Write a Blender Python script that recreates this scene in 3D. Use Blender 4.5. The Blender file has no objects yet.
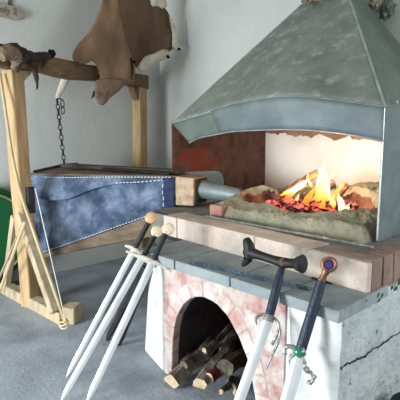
import bpy, bmesh, math, random
from mathutils import Vector, Matrix, noise
V = Vector
R = random.Random(7)
COL = bpy.context.scene.collection
PI = math.pi

# ------------------------------------------------------------------ camera
FOC, PITCH, YAW = 450.0, math.radians(8.2), math.radians(46.0)
CAM = V((0.894, -1.706, 1.5))
FW = V((-math.sin(YAW) * math.cos(PITCH), math.cos(YAW) * math.cos(PITCH), -math.sin(PITCH)))
RT = V((math.cos(YAW), math.sin(YAW), 0))
UP = RT.cross(FW)
cd = bpy.data.cameras.new('camera'); co = bpy.data.objects.new('camera', cd); COL.objects.link(co)
cd.sensor_width = 36.0; cd.lens = FOC / 400.0 * 36.0; cd.clip_start = 0.05
m = Matrix((RT, UP, -FW)).transposed().to_4x4(); m.translation = CAM
co.matrix_world = m
bpy.context.scene.camera = co


def ray(px, py):
    return FW + RT * ((px - 200) / FOC) + UP * ((200 - py) / FOC)


def P(px, py, ax, v):
    """survey: the point seen at (px, py) on the plane axis = v"""
    d = ray(px, py)
    return CAM + d * ((v - CAM[ax]) / d[ax])


def PN(px, py, p0, n):
    d = ray(px, py)
    return CAM + d * ((V(p0) - CAM).dot(V(n)) / d.dot(V(n)))


# --------------------------------------------------------------- materials
def mat(name, c1, c2=None, scale=6.0, rough=0.8, metal=0.0, bump=0.2, bscale=None, stretch=(1, 1, 1),
        lo=0.35, hi=0.65, c3=None, s3=3.0, lo3=0.5, hi3=0.62, detail=6.0, spec=0.3, dist=0.02):
    m = bpy.data.materials.new(name); m.use_nodes = True
    nt = m.node_tree; N = nt.nodes; L = nt.links
    b = N['Principled BSDF']
    b.inputs['Roughness'].default_value = rough; b.inputs['Metallic'].default_value = metal
    b.inputs['Specular IOR Level'].default_value = spec
    tc = N.new('ShaderNodeTexCoord'); mp = N.new('ShaderNodeMapping')
    mp.inputs['Scale'].default_value = stretch
    L.new(tc.outputs['Object'], mp.inputs['Vector'])

    def nz(s, d=detail):
        n = N.new('ShaderNodeTexNoise'); n.inputs['Scale'].default_value = s; n.inputs['Detail'].default_value = d
        n.inputs['Roughness'].default_value = 0.6
        L.new(mp.outputs['Vector'], n.inputs['Vector']); return n

    def ramp(src, l, h):
        r = N.new('ShaderNodeMapRange'); r.inputs['From Min'].default_value = l; r.inputs['From Max'].default_value = h
        L.new(src, r.inputs['Value']); return r.outputs['Result']

    def mix(f, a, bb):
        x = N.new('ShaderNodeMix'); x.data_type = 'RGBA'
        L.new(f, x.inputs['Factor'])
        for i, s in ((6, a), (7, bb)):
            if isinstance(s, tuple): x.inputs[i].default_value = s + (1,)
            else: L.new(s, x.inputs[i])
        return x.outputs[2]
    c = None
    if c2 is None: c2 = tuple(x * 0.82 for x in c1)
    c = mix(ramp(nz(scale).outputs['Fac'], lo, hi), tuple(c1), tuple(c2))
    if c3 is not None:
        c = mix(ramp(nz(s3, 4).outputs['Fac'], lo3, hi3), c, tuple(c3))
    L.new(c, b.inputs['Base Color'])
    if bump:
        bp = N.new('ShaderNodeBump'); bp.inputs['Strength'].default_value = bump; bp.inputs['Distance'].default_value = dist
        L.new(nz(bscale or scale * 4).outputs['Fac'], bp.inputs['Height']); L.new(bp.outputs['Normal'], b.inputs['Normal'])
    return m


def rgb(r, g, b):
    f = lambda x: (x / 255 / 12.92) if x / 255 <= .04045 else ((x / 255 + .055) / 1.055) ** 2.4
    return (f(r), f(g), f(b))


M = {}
M['wall'] = mat('limewashed wall', rgb(208, 209, 204), rgb(196, 197, 193), 1.3, 0.95, bump=0.12, bscale=14)
M['floor'] = mat('concrete floor', rgb(168, 174, 182), rgb(138, 144, 152), 2.2, 0.85, bump=0.25, bscale=40,
                 c3=rgb(112, 116, 122), s3=1.4, lo3=.52, hi3=.75)
M['ceiling'] = mat('ceiling', rgb(190, 188, 180), rgb(170, 168, 160), 2, 0.95, bump=0.1)
M['plaster'] = mat('white plaster', rgb(236, 236, 232), rgb(215, 216, 214), 5, 0.9, bump=0.5, bscale=22,
                   c3=rgb(160, 156, 152), s3=6, lo3=.66, hi3=.8)
M['plaster_pit'] = mat('pitted plaster', rgb(206, 211, 210), rgb(180, 187, 187), 5, 0.95, bump=0.9, bscale=26,
                       c3=rgb(108, 114, 114), s3=30, lo3=.60, hi3=.72, dist=.04)
M['washed_brick'] = mat('whitewashed brick', rgb(196, 178, 170), rgb(172, 124, 116), 8, 0.95, bump=0.8, bscale=26, lo=.42, hi=.62,
                        c3=rgb(212, 203, 196), s3=6, lo3=.48, hi3=.62)
M['arch_brick'] = mat('pink arch brick', rgb(186, 140, 131), rgb(200, 174, 165), 9, 0.95, bump=0.9, bscale=30, lo=.35, hi=.6,
                      c3=rgb(208, 199, 192), s3=6, lo3=.42, hi3=.56)
M['dark_brick'] = mat('dark brick', rgb(66, 58, 56), rgb(38, 34, 34), 6, 0.95, bump=0.7, bscale=18)
M['slate'] = mat('slate slab', rgb(152, 158, 158), rgb(128, 137, 140), 5, 0.75, bump=0.35, bscale=20,
                 c3=rgb(80, 92, 92), s3=3, lo3=.58, hi3=.75)
M['firebrick'] = mat('pale firebrick', rgb(212, 198, 184), rgb(188, 168, 156), 6, 0.95, bump=0.7, bscale=25,
                     c3=rgb(164, 154, 144), s3=5, lo3=.52, hi3=.72)
M['redbrick'] = mat('weathered red brick', rgb(150, 124, 112), rgb(122, 102, 94), 8, 0.95, bump=0.6, bscale=30)
M['pinkbrick'] = mat('pink brick', rgb(188, 142, 130), rgb(166, 120, 110), 12, 0.95, bump=0.5, bscale=40)
M['ash'] = mat('ashy hearth', rgb(150, 144, 134), rgb(112, 108, 104), 6, 0.95, bump=0.6, bscale=30)
M['mortar'] = mat('dark mossy mortar', rgb(92, 94, 82), rgb(60, 64, 60), 14, 0.95, bump=0.9, bscale=40)
M['clay'] = mat('dry clay', rgb(172, 164, 140), rgb(140, 136, 116), 8, 0.97, bump=0.9, bscale=34,
                c3=rgb(108, 104, 92), s3=11, lo3=.58, hi3=.7, dist=.03)
M['burnt'] = mat('burnt clay', rgb(150, 110, 92), rgb(96, 66, 58), 7, 0.97, bump=0.9, bscale=26, c3=rgb(70, 40, 38), s3=5)
M['galv'] = mat('galvanised sheet', rgb(130, 136, 127), rgb(104, 112, 104), 5, 0.6, 0.15, bump=0.08, bscale=10,
                c3=rgb(152, 158, 149), s3=11, lo3=.54, hi3=.7, spec=.4)
M['galv_blue'] = mat('bluish sheet', rgb(112, 122, 123), rgb(90, 101, 103), 5, 0.6, 0.15, bump=0.1, bscale=9, spec=.4)
M['galv_dark'] = mat('tarnished sheet', rgb(112, 122, 114), rgb(92, 102, 96), 5, 0.55, 0.3, bump=0.1)
M['galv_edge'] = mat('bright sheet edge', rgb(190, 198, 198), rgb(150, 158, 158), 12, 0.35, 0.6, bump=0.05)
M['rust'] = mat('rusty sheet', rgb(116, 84, 76), rgb(88, 68, 66), 9, 0.75, 0.1, bump=0.3, bscale=18,
                c3=rgb(64, 50, 50), s3=5, lo3=.5, hi3=.72)
M['red_glow'] = mat('painted red glow', rgb(128, 58, 47), rgb(108, 78, 70), 8, 0.8, 0.0, bump=0.3, bscale=18, lo=.44, hi=.58)  # red glow as a colour, broken up with the panel's rust tone
M['rear'] = mat('white rear plate', rgb(240, 234, 226), rgb(230, 220, 208), 3, 0.9, bump=0.1)
M['stain'] = mat('smoke stained plate', rgb(176, 138, 116), rgb(140, 98, 80), 5, 0.9, bump=0.1)
M['pine'] = mat('pale pine', rgb(196, 166, 124), rgb(168, 136, 98), 5, 0.75, bump=0.25, bscale=14, stretch=(6, 6, .6))
M['pine_grey'] = mat('dusty pine', rgb(196, 178, 146), rgb(164, 146, 118), 5, 0.85, bump=0.25, bscale=14, stretch=(4, 4, 1))
M['beam'] = mat('brown beam', rgb(140, 112, 84), rgb(108, 86, 64), 5, 0.85, bump=0.4, bscale=14, stretch=(5, .8, 5))
M['lath'] = mat('light lath', rgb(222, 200, 164), rgb(196, 170, 130), 6, 0.75, bump=0.1)
M['end'] = mat('end grain', rgb(206, 182, 152), rgb(166, 138, 112), 16, 0.8, bump=0.4, bscale=40)
M['board'] = mat('old board', rgb(138, 118, 96), rgb(106, 90, 74), 4, 0.85, bump=0.3, bscale=16, stretch=(1, 3, 6))
M['darkboard'] = mat('dark board', rgb(84, 74, 66), rgb(56, 50, 48), 5, 0.8, bump=0.3)
M['denim'] = mat('faded denim', rgb(72, 87, 112), rgb(142, 157, 178), 4.5, 0.95, bump=0.6, bscale=40, lo=.42, hi=.70,
                 c3=rgb(50, 61, 84), s3=6, lo3=.5, hi3=.72)
M['denim_dark'] = mat('dark denim', rgb(52, 66, 98), rgb(38, 48, 74), 8, 0.95, bump=0.3, bscale=60)
M['thread'] = mat('white thread', rgb(226, 228, 230), None, 6, 0.8, bump=0)
M['iron'] = mat('black iron', rgb(58, 55, 56), rgb(40, 38, 40), 10, 0.5, 0.6, bump=0.2)
M['iron_rough'] = mat('forged iron', rgb(86, 82, 84), rgb(60, 58, 60), 16, 0.55, 0.6, bump=0.4, bscale=40)
M['ironblue'] = mat('blued iron', rgb(104, 120, 140), rgb(70, 84, 104), 16, 0.45, 0.6, bump=0.2)
M['pipe'] = mat('grey metal pipe', rgb(150, 160, 162), rgb(124, 136, 138), 7, 0.5, 0.35, bump=0.1)
M['steel'] = mat('polished steel', rgb(226, 228, 230), rgb(208, 212, 216), 8, 0.33, 0.55, bump=0.02, spec=.5)
M['pewter'] = mat('pewter', rgb(176, 178, 174), rgb(132, 134, 130), 30, 0.4, 0.75, bump=0.3, bscale=60)
M['guard'] = mat('pale metal guard', rgb(216, 208, 194), rgb(186, 178, 164), 20, 0.4, 0.3, bump=0.2)
M['leather_blue'] = mat('dark blue leather grip', rgb(30, 42, 64), rgb(20, 28, 46), 20, 0.45, bump=0.3, bscale=60, spec=.5)
M['leather_black'] = mat('black leather grip', rgb(36, 36, 44), rgb(22, 22, 28), 20, 0.5, bump=0.3, spec=.5)
M['scabbard'] = mat('dark scabbard', rgb(50, 48, 50), rgb(34, 33, 36), 9, 0.7, bump=0.2)
M['copper'] = mat('copper', rgb(150, 108, 84), rgb(112, 80, 64), 16, 0.4, 0.7, bump=0.2)
M['brass'] = mat('pale brass', rgb(232, 214, 186), rgb(206, 182, 150), 14, 0.5, 0.2, bump=0.3, bscale=30)
M['brass_tan'] = mat('tan brass', rgb(214, 172, 130), rgb(190, 146, 106), 14, 0.5, 0.3, bump=0.3, bscale=30)
M['gem_purple'] = mat('purple glass', rgb(64, 48, 122), rgb(40, 30, 90), 20, 0.1, bump=0, spec=.8)
M['gem_green'] = mat('green glass', rgb(34, 128, 92), rgb(20, 96, 70), 20, 0.1, bump=0, spec=.8)
M['bark'] = mat('firewood bark', rgb(110, 92, 76), rgb(70, 58, 50), 8, 0.95, bump=0.9, bscale=30, stretch=(3, 3, 3))
M['split'] = mat('split wood', rgb(138, 126, 112), rgb(88, 78, 70), 7, 0.95, bump=0.9, bscale=24, c3=rgb(62, 54, 50), s3=6, lo3=.5, hi3=.66)
M['cut'] = mat('cut wood end', rgb(214, 192, 160), rgb(176, 148, 116), 18, 0.9, bump=0.4)
M['redbark'] = mat('red bark', rgb(134, 58, 44), rgb(92, 40, 34), 10, 0.85, bump=0.4)
M['char'] = mat('charred wood', rgb(60, 46, 40), rgb(28, 24, 24), 12, 0.95, bump=0.9, bscale=30)
M['burning'] = mat('scorched wood', rgb(150, 98, 66), rgb(78, 50, 40), 9, 0.95, bump=0.7, bscale=30)
M['hide'] = mat('brown hide', rgb(160, 127, 101), rgb(130, 100, 79), 6, 0.95, bump=0.6, bscale=70, stretch=(1, 1, .5))
M['hide_dark'] = mat('dark brown hide', rgb(128, 100, 78), rgb(98, 76, 60), 5, 0.95, bump=0.6, bscale=70, stretch=(1, 1, .5))
M['hide_pale'] = mat('pale hide', rgb(164, 138, 116), rgb(138, 112, 92), 7, 0.95, bump=0.6, bscale=70)
M['hide_white'] = mat('white belly hide', rgb(226, 216, 200), rgb(200, 186, 168), 8, 0.95, bump=0.6, bscale=70)
M['blackfur'] = mat('black fur', rgb(38, 33, 30), rgb(24, 22, 20), 12, 0.95, bump=0.6)
M['dried'] = mat('dried skin', rgb(78, 64, 52), rgb(48, 42, 38), 14, 0.9, bump=0.8, bscale=40)
M['dusty'] = mat('dusty hide scrap', rgb(142, 124, 104), rgb(112, 96, 80), 14, 0.95, bump=0.8, bscale=40)
M['green'] = mat('green plastic', rgb(30, 104, 60), rgb(24, 88, 50), 4, 0.5, bump=0.05)
M['rim'] = mat('beige rim', rgb(150, 140, 116), None, 6, 0.7)
M['plaque'] = mat('pale driftwood', rgb(176, 164, 150), rgb(150, 138, 126), 10, 0.9, bump=0.4)
M['ink'] = mat('dark lettering', rgb(112, 102, 92), None, 10, 0.9, bump=0)
M['black'] = mat('dark rubber', rgb(34, 36, 40), rgb(26, 28, 32), 5, 0.7, bump=0.1)
M['cord'] = mat('pale cord', rgb(226, 222, 210), None, 20, 0.9, bump=0)


def emis(name, stops, strength, transp=0.0):
    """flame: colour runs up the flame's own height, wisps by noise"""
    m = bpy.data.materials.new(name); m.use_nodes = True
    nt = m.node_tree; N = nt.nodes; L = nt.links; N.clear()
    out = N.new('ShaderNodeOutputMaterial'); e = N.new('ShaderNodeEmission')
    tc = N.new('ShaderNodeTexCoord'); sx = N.new('ShaderNodeSeparateXYZ')
    nz = N.new('ShaderNodeTexNoise'); nz.inputs['Scale'].default_value = 14; nz.inputs['Detail'].default_value = 3
    L.new(tc.outputs['Object'], nz.inputs['Vector'])
    L.new(tc.outputs['Generated'], sx.inputs[0])
    ad = N.new('ShaderNodeMath'); ad.operation = 'MULTIPLY_ADD'; ad.inputs[1].default_value = 0.5
    sb = N.new('ShaderNodeMath'); sb.operation = 'SUBTRACT'; sb.inputs[1].default_value = 0.25
    L.new(nz.outputs['Fac'], ad.inputs[0]); L.new(sx.outputs['Z'], ad.inputs[2]); L.new(ad.outputs[0], sb.inputs[0])
    cr = N.new('ShaderNodeValToRGB'); L.new(sb.outputs[0], cr.inputs[0])
    el = cr.color_ramp.elements
    while len(el) > 1: el.remove(el[-1])
    el[0].position = stops[0][0]; el[0].color = stops[0][1] + (1,)
    for p, c in stops[1:]:
        x = el.new(p); x.color = c + (1,)
    L.new(cr.outputs[0], e.inputs[0]); e.inputs[1].default_value = strength
    if transp:
        t = N.new('ShaderNodeBsdfTransparent'); mx = N.new('ShaderNodeMixShader')
        mr = N.new('ShaderNodeMapRange'); mr.inputs['From Min'].default_value = .35; mr.inputs['From Max'].default_value = .65
        mr.inputs['To Min'].default_value = transp * .4; mr.inputs['To Max'].default_value = min(1, transp * 1.6)
        L.new(nz.outputs['Fac'], mr.inputs['Value']); L.new(mr.outputs[0], mx.inputs[0])
        L.new(e.outputs[0], mx.inputs[1]); L.new(t.outputs[0], mx.inputs[2]); L.new(mx.outputs[0], out.inputs[0])
    else: L.new(e.outputs[0], out.inputs[0])
    return m


M['flame'] = emis('flame', [(0.0, (1, .16, .02)), (.22, (1, .42, .06)), (.45, (1, .74, .26)), (.75, (1, .7, .25)), (1, (1, .3, .04))], 1.9, .3)
M['flame_core'] = emis('flame core', [(0.0, (1, .4, .06)), (.25, (1, .8, .4)), (.7, (1, .86, .5)), (1, (1, .5, .1))], 2.8, .15)
M['flame_low'] = emis('low flame', [(0.0, (1, .12, .02)), (.5, (1, .3, .04)), (1, (1, .5, .1))], 1.8, .4)


def glow_coal():
    m = mat('glowing coals', rgb(120, 70, 66), rgb(40, 30, 30), 10, .95, bump=.8)
    nt = m.node_tree; N = nt.nodes; L = nt.links; b = N['Principled BSDF']
    nz = N.new('ShaderNodeTexNoise'); nz.inputs['Scale'].default_value = 16
    tc = N.new('ShaderNodeTexCoord'); L.new(tc.outputs['Object'], nz.inputs['Vector'])
    cr = N.new('ShaderNodeValToRGB'); L.new(nz.outputs['Fac'], cr.inputs[0])
    cr.color_ramp.elements[0].position = .5; cr.color_ramp.elements[0].color = (0, 0, 0, 1)
    cr.color_ramp.elements[1].position = .64; cr.color_ramp.elements[1].color = (1, .10, .07, 1)
    L.new(cr.outputs[0], b.inputs['Emission Color']); b.inputs['Emission Strength'].default_value = 2.2
    return m


M['coal'] = glow_coal()


# ------------------------------------------------------------ mesh helpers
class MB:
    def __init__(s): s.v = []; s.f = []

    def add(s, vs, fs):
        o = len(s.v); s.v += [V(v) for v in vs]; s.f += [tuple(i + o for i in f) for f in fs]; return s

    def hexa(s, p):   # 4 bottom, 4 top
        return s.add(p, [(0, 3, 2, 1), (4, 5, 6, 7), (0, 1, 5, 4), (1, 2, 6, 5), (2, 3, 7, 6), (3, 0, 4, 7)])

    def box(s, x0, x1, y0, y1, z0, z1, j=0.0):
        p = [(x0, y0, z0), (x1, y0, z0), (x1, y1, z0), (x0, y1, z0), (x0, y0, z1), (x1, y0, z1), (x1, y1, z1), (x0, y1, z1)]
        return s.hexa([V(q) + V((R.uniform(-j, j), R.uniform(-j, j), R.uniform(-j, j))) for q in p])

    def bar(s, a, b, w, h, up=(0, 0, 1)):
        a, b = V(a), V(b); d = (b - a).normalized(); u = V(up); sd = d.cross(u).normalized(); u = sd.cross(d)
        q = [sd * (-w / 2) - u * (h / 2), sd * (w / 2) - u * (h / 2), sd * (w / 2) + u * (h / 2), sd * (-w / 2) + u * (h / 2)]
        return s.hexa([a + x for x in q] + [b + x for x in q])

    def prism(s, poly, vec):
        n = len(poly); vec = V(vec)
        vs = [V(p) for p in poly] + [V(p) + vec for p in poly]
        fs = [tuple(reversed(range(n))), tuple(range(n, 2 * n))] + [(i, (i + 1) % n, n + (i + 1) % n, n + i) for i in range(n)]
        return s.add(vs, fs)

    def rings(s, rs, cap=True, closed=True):
        n = len(rs[0]); vs = [p for r in rs for p in r]; fs = []
        for i in range(len(rs) - 1):
            for k in range(n if closed else n - 1):
                fs.append((i * n + k, i * n + (k + 1) % n, (i + 1) * n + (k + 1) % n, (i + 1) * n + k))
        if cap and closed:
            fs.append(tuple(reversed(range(n)))); fs.append(tuple(range((len(rs) - 1) * n, len(rs) * n)))
        return s.add(vs, fs)

    def tube(s, pts, rad, n=10, flat=1.0, ref=(0.3, 0.2, 1), closed=False, rough=0.0):
        pts = [V(p) for p in pts]
        if not isinstance(rad, (list, tuple)): rad = [rad] * len(pts)
        rs = []
        for i, p in enumerate(pts):
            if closed: d = pts[(i + 1) % len(pts)] - pts[i - 1]
            else: d = pts[min(i + 1, len(pts) - 1)] - pts[max(i - 1, 0)]
            d.normalize(); a = d.cross(V(ref)).normalized(); b = d.cross(a)
            rs.append([p + (a * math.cos(2 * PI * k / n) + b * flat * math.sin(2 * PI * k / n)) * rad[i] * (1 + R.uniform(-rough, rough)) for k in range(n)])
        if closed: rs.append(rs[0]); return s.rings(rs, cap=False)
        return s.rings(rs)

    def lathe(s, o, axis, prof, n=20):
        o = V(o); ax = V(axis).normalized()
        a = ax.cross(V((0.31, 0.77, 0.2))).normalized(); b = ax.cross(a)
        return s.rings([[o + ax * h + (a * math.cos(2 * PI * k / n) + b * math.sin(2 * PI * k / n)) * max(r, 1e-4) for k in range(n)] for r, h in prof])

    def blob(s, c, r, amp=0.2, fr=3.0, sub=2, seed=0):
        bm = bmesh.new(); bmesh.ops.create_icosphere(bm, subdivisions=sub, radius=1)
        r = V(r) if not isinstance(r, (int, float)) else V((r, r, r))
        vs = []
        for v in bm.verts:
            k = 1 + amp * noise.noise(v.co * fr * .5 + V((seed * 3.1, seed * 1.7, 0)))
            vs.append(V(c) + V((v.co.x * r.x, v.co.y * r.y, v.co.z * r.z)) * k)
        bm.verts.index_update(); fs = [tuple(v.index for v in f.verts) for f in bm.faces]; bm.free()
        return s.add(vs, fs)

    def grid(s, fn, nu, nv):
        vs = [fn(i / nu, j / nv) for j in range(nv + 1) for i in range(nu + 1)]
        w = nu + 1
        return s.add(vs, [(j * w + i, j * w + i + 1, (j + 1) * w + i + 1, (j + 1) * w + i) for j in range(nv) for i in range(nu)])

    def build(s, name, mt, parent=None, bevel=0.0, seg=2, smooth=True, solid=0.0, sub=0, solidoff=0.0, norm=True):
        if parent is not None: o0 = parent.matrix_world.translation.copy() if False else world(parent)
        else:
            lo = [min(v[i] for v in s.v) for i in range(3)]; hi = [max(v[i] for v in s.v) for i in range(3)]
            o0 = V(((lo[0] + hi[0]) / 2, (lo[1] + hi[1]) / 2, lo[2]))
        me = bpy.data.meshes.new(name); me.from_pydata([v - o0 for v in s.v], [], s.f); me.update()
        if norm:
            bm = bmesh.new(); bm.from_mesh(me); bmesh.ops.recalc_face_normals(bm, faces=bm.faces); bm.to_mesh(me); bm.free()
        o = bpy.data.objects.new(name, me); COL.objects.link(o)
        me.materials.append(M[mt])
        if parent is not None: o.parent = parent
        else: o.location = o0
        if smooth:
            me.polygons.foreach_set('use_smooth', [True] * len(me.polygons))
            me.set_sharp_from_angle(angle=math.radians(38))
        if solid:
            q = o.modifiers.new('s', 'SOLIDIFY'); q.thickness = solid; q.offset = solidoff
        if bevel:
            q = o.modifiers.new('b', 'BEVEL'); q.width = bevel; q.segments = seg; q.limit_method = 'ANGLE'
        if sub:
            q = o.modifiers.new('u', 'SUBSURF'); q.levels = sub; q.render_levels = sub
        return o


def world(o):
    p = V((0, 0, 0))
    while o is not None: p += o.location; o = o.parent
    return p


def tag(o, label, cat, group=None):
    o['label'] = label; o['category'] = cat
    if group: o['group'] = group
    return o


def thing(name, label, cat, loc=(0, 0, 0), group=None):
    o = bpy.data.objects.new(name, None); COL.objects.link(o); o.location = loc; o.empty_display_size = .05
    return tag(o, label, cat, group)


def struct(o): o['kind'] = 'structure'; return o


def lerp(a, b, t): return a + (b - a) * t


def catmull(pts, n=8):
    pts = [V(p) for p in pts]; out = []
    for i in range(len(pts) - 1):
        p0 = pts[max(i - 1, 0)]; p1 = pts[i]; p2 = pts[i + 1]; p3 = pts[min(i + 2, len(pts) - 1)]
        for k in range(n):
            t = k / n
            out.append(.5 * ((2 * p1) + (p2 - p0) * t + (2 * p0 - 5 * p1 + 4 * p2 - p3) * t * t + (3 * p1 - p0 - 3 * p2 + p3) * t ** 3))
    out.append(pts[-1]); return out


# -------------------------------------------------------------------- room
WX, WY, CZ = -3.67, 2.0, 3.5
struct(MB().box(WX - .2, 2.6, -3.2, WY + .2, -.12, 0).build('floor', 'floor', smooth=False))
struct(MB().box(WX - .2, WX, -3.2, WY + .2, 0, CZ).build('wall_left', 'wall', smooth=False))
struct(MB().box(WX, 2.6, WY, WY + .2, 0, CZ).build('wall_back', 'wall', smooth=False))
struct(MB().box(WX - .2, 2.6, -3.2, WY + .2, CZ, CZ + .1).build('ceiling', 'ceiling', smooth=False))

# ------------------------------------------------------------------- forge
forge = thing('forge', 'whitewashed masonry forge with an arched log store and brick hearth', 'forge', (-.8, .9, 0))
SL0, SL1 = .712, .768          # slab layer
arch = [(-1.13, 0), (-1.125, .06), (-1.118, .2), (-1.10, .33), (-1.07, .42), (-1.015, .505), (-.96, .555), (-.90, .585), (-.84, .597), (-.79, .595),
        (-.74, .585), (-.69, .563), (-.64, .522), (-.60, .478), (-.555, .42), (-.52, .355), (-.49, .28), (-.465, .18), (-.45, .08), (-.445, 0)]


def outer(p, x0=-1.2, x1=-.29, z1=SL0):
    cx, cz = -.79, .12
    d = (p[0] - cx, p[1] - cz)
    if p[1] <= .001: return (x0 if d[0] < 0 else x1, 0)
    t = 1e9
    if d[0] < 0: t = min(t, (x0 - cx) / d[0])
    if d[0] > 0: t = min(t, (x1 - cx) / d[0])
    if d[1] > 0: t = min(t, (z1 - cz) / d[1])
    return (cx + d[0] * t, max(0, cz + d[1] * t))


b = MB()
NA = len(arch); out = [outer(p) for p in arch]
# keep the two top corners square
b.add([(p[0], 0, p[1]) for p in arch] + [(p[0], 0, p[1]) for p in out] + [(p[0], .25, p[1]) for p in arch] + [(p[0], .25, p[1]) for p in out],
      [(i, i + 1, NA + i + 1, NA + i) for i in range(NA - 1)] + [(2 * NA + i, 3 * NA + i, 3 * NA + i + 1, 2 * NA + i + 1) for i in range(NA - 1)] +
      [(i, 2 * NA + i, 2 * NA + i + 1, i + 1) for i in range(NA - 1)] + [(NA + i, NA + i + 1, 3 * NA + i + 1, 3 * NA + i) for i in range(NA - 1)])
for i in range(NA - 1):      # corner fill triangles where the outer edge turns
    a, c = out[i], out[i + 1]
    if (abs(a[0] - c[0]) > 1e-4) and (abs(a[1] - c[1]) > 1e-4):
        k = (-1.2 if a[0] < -.79 else -.29, SL0)
        b.prism([(a[0], 0, a[1]), (k[0], 0, k[1]), (c[0], 0, c[1])], (0, .25, 0))
b.build('arch_wall', 'washed_brick', forge, smooth=False)
# voussoirs standing a finger proud round the opening
b = MB()
apath = catmull([(p[0], 0, p[1]) for p in arch], 6)
ln = [0]
for i in range(1, len(apath)): ln.append(ln[-1] + (apath[i] - apath[i - 1]).length)


def at_len(s):
    for i in range(1, len(apath)):
        if ln[i] >= s:
            t = (s - ln[i - 1]) / max(1e-6, ln[i] - ln[i - 1]); p = apath[i - 1].lerp(apath[i], t)
            d = (apath[i] - apath[i - 1]).normalized(); return p, V((-d.z, 0, d.x))
    return apath[-1], V((1, 0, 0))


s = .03
while s < ln[-1] - .05:
    w = R.uniform(.085, .11)
    e = min(s + w, ln[-1] - .005)
    p0, n0 = at_len(s); p1, n1 = at_len(e); h = R.uniform(.085, .105)
    q = [p0, p1, p1 + n1 * h, p0 + n0 * h]
    q = [V((max(-1.195, min(-.295, x.x)), 0, max(.002, min(x.z, SL0 - .006)))) for x in q]
    b.prism([x + V((0, -.002 - R.uniform(0, .004), 0)) for x in q], (0, .05, 0)); s = e + .007
b.build('arch_bricks', 'arch_brick', forge, bevel=.006)
# vault behind the arch, in a dark brick colour
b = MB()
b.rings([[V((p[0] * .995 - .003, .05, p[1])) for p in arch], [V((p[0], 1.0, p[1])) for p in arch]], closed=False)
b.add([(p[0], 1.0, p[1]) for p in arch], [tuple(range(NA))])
b.build('vault', 'dark_brick', forge, smooth=False)
# piers
MB().hexa([(-1.52, .08, 0), (-1.2, -.012, 0), (-1.2, .5, 0), (-1.52, .5, 0),
           (-1.405, .05, SL0), (-1.2, -.008, SL0), (-1.2, .5, SL0), (-1.405, .5, SL0)]).build('left_pier', 'plaster', forge, bevel=.02, seg=3)
b = MB()


def rp(u, v):
    x = -.275 + .275 * min(1, u * 2) if u < .5 else 0
    y = 0 if u < .5 else (u - .5) * 2 * 1.99
    p = V((x, y, v * SL0))
    k = noise.noise(p * 6) * .012 + noise.noise(p * 17) * .006
    c = min(1, abs(u - .5) * 40 / 1.0) if u > .5 else min(1, abs(u - .5) * 12)
    if u < .5: p.y -= k * c + .012 * 1
    else: p.x += k * c
    if abs(u - .5) < .012: p.x -= .012; p.y += .005
    return p


# right pier: front face and long side as separate skins on solid cores
MB().box(-.29, -.012, .012, .5, 0, SL0).build('right_pier', 'plaster', forge)
b = MB().grid(lambda u, v: V((-.272 + .268 * u + noise.noise(V((u * 3, v * 5, 1))) * .006 * (u > .01),
                              -.014 - .01 * noise.noise(V((u * 4, v * 8, 3))) + .02 * max(0, u - .93) / .07 + .03 * max(0, .08 - u) / .08, v * SL0)), 20, 36)
b.build('pier_face', 'plaster', forge)
b = MB().grid(lambda u, v: V((-.004 + .009 * noise.noise(V((u * 16, v * 6, 7))) + .004 * noise.noise(V((u * 50, v * 20, 7))) - .012 * max(0, .02 - u) / .02,
                              .0 + 1.98 * u, v * (SL0 + .045 * min(1, u * 8)))), 110, 44)
b.build('side_face', 'plaster_pit', forge)
MB().box(-.29, -.02, .5, 1.98, 0, SL0).box(-1.2, -.29, 1.0, 1.98, 0, SL0).box(-1.85, -1.2, .5, 1.98, 0, SL0).box(-1.65, -1.3, .42, .52, 0, SL0).build('core', 'plaster', forge)
# dark crack running along the side face
pts = [P(x, y, 0, .0) for x, y in ((341, 369), (347, 364), (352, 362), (358, 359), (365, 356), (371, 351), (378, 347), (385, 342), (394, 336), (404, 330))]
b = MB(); pp = catmull(pts, 4)
b.tube([p + V((0, 0, R.uniform(-.004, .004))) for p in pp], [R.uniform(.002, .006) for _ in pp], 6); b.build('crack', 'dark_brick', forge)
# slab ledge
xs = [-1.42, -1.06, -.62, -.30, 0.006]
for i in range(4):
    b = MB().box(xs[i] + .003, xs[i + 1] - .003, -.028 + R.uniform(-.006, .006), .45, SL0, SL1 + R.uniform(-.004, .004), .002)
    b.build('stone_slab', 'slate', forge, bevel=.006)
MB().box(-1.85, -.02, .40, 1.98, SL0, SL1 - .004).box(-1.66, -1.42, .3, .45, SL0, SL1).build('mortar_bed', 'mortar', forge)
# course of pale firebricks, front
A, B_ = V((-1.66, .385, 0)), V((-.014, .262, 0)); d = (B_ - A); L0 = d.length; d.normalize(); nrm = V((-d.y, d.x, 0))
cuts = [0, .16, .50, .92, 1.30, L0]
HB = .913
for i in range(5):
    p0 = A + d * (cuts[i] + .0015); p1 = A + d * (cuts[i + 1] - .0015); j = R.uniform(-.004, .004)
    z0, z1 = SL1 - .002, HB + R.uniform(-.003, .003)
    q = [p0 - nrm * j, p1 - nrm * j, p1 + nrm * (.2 if i < 4 else .03), p0 + nrm * (.2 if i < 4 else .03)]
    MB().hexa([x + V((0, 0, z0)) for x in q] + [x + V((0, 0, z1)) for x in q]).build('firebrick', 'firebrick', forge, bevel=.005)
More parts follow.
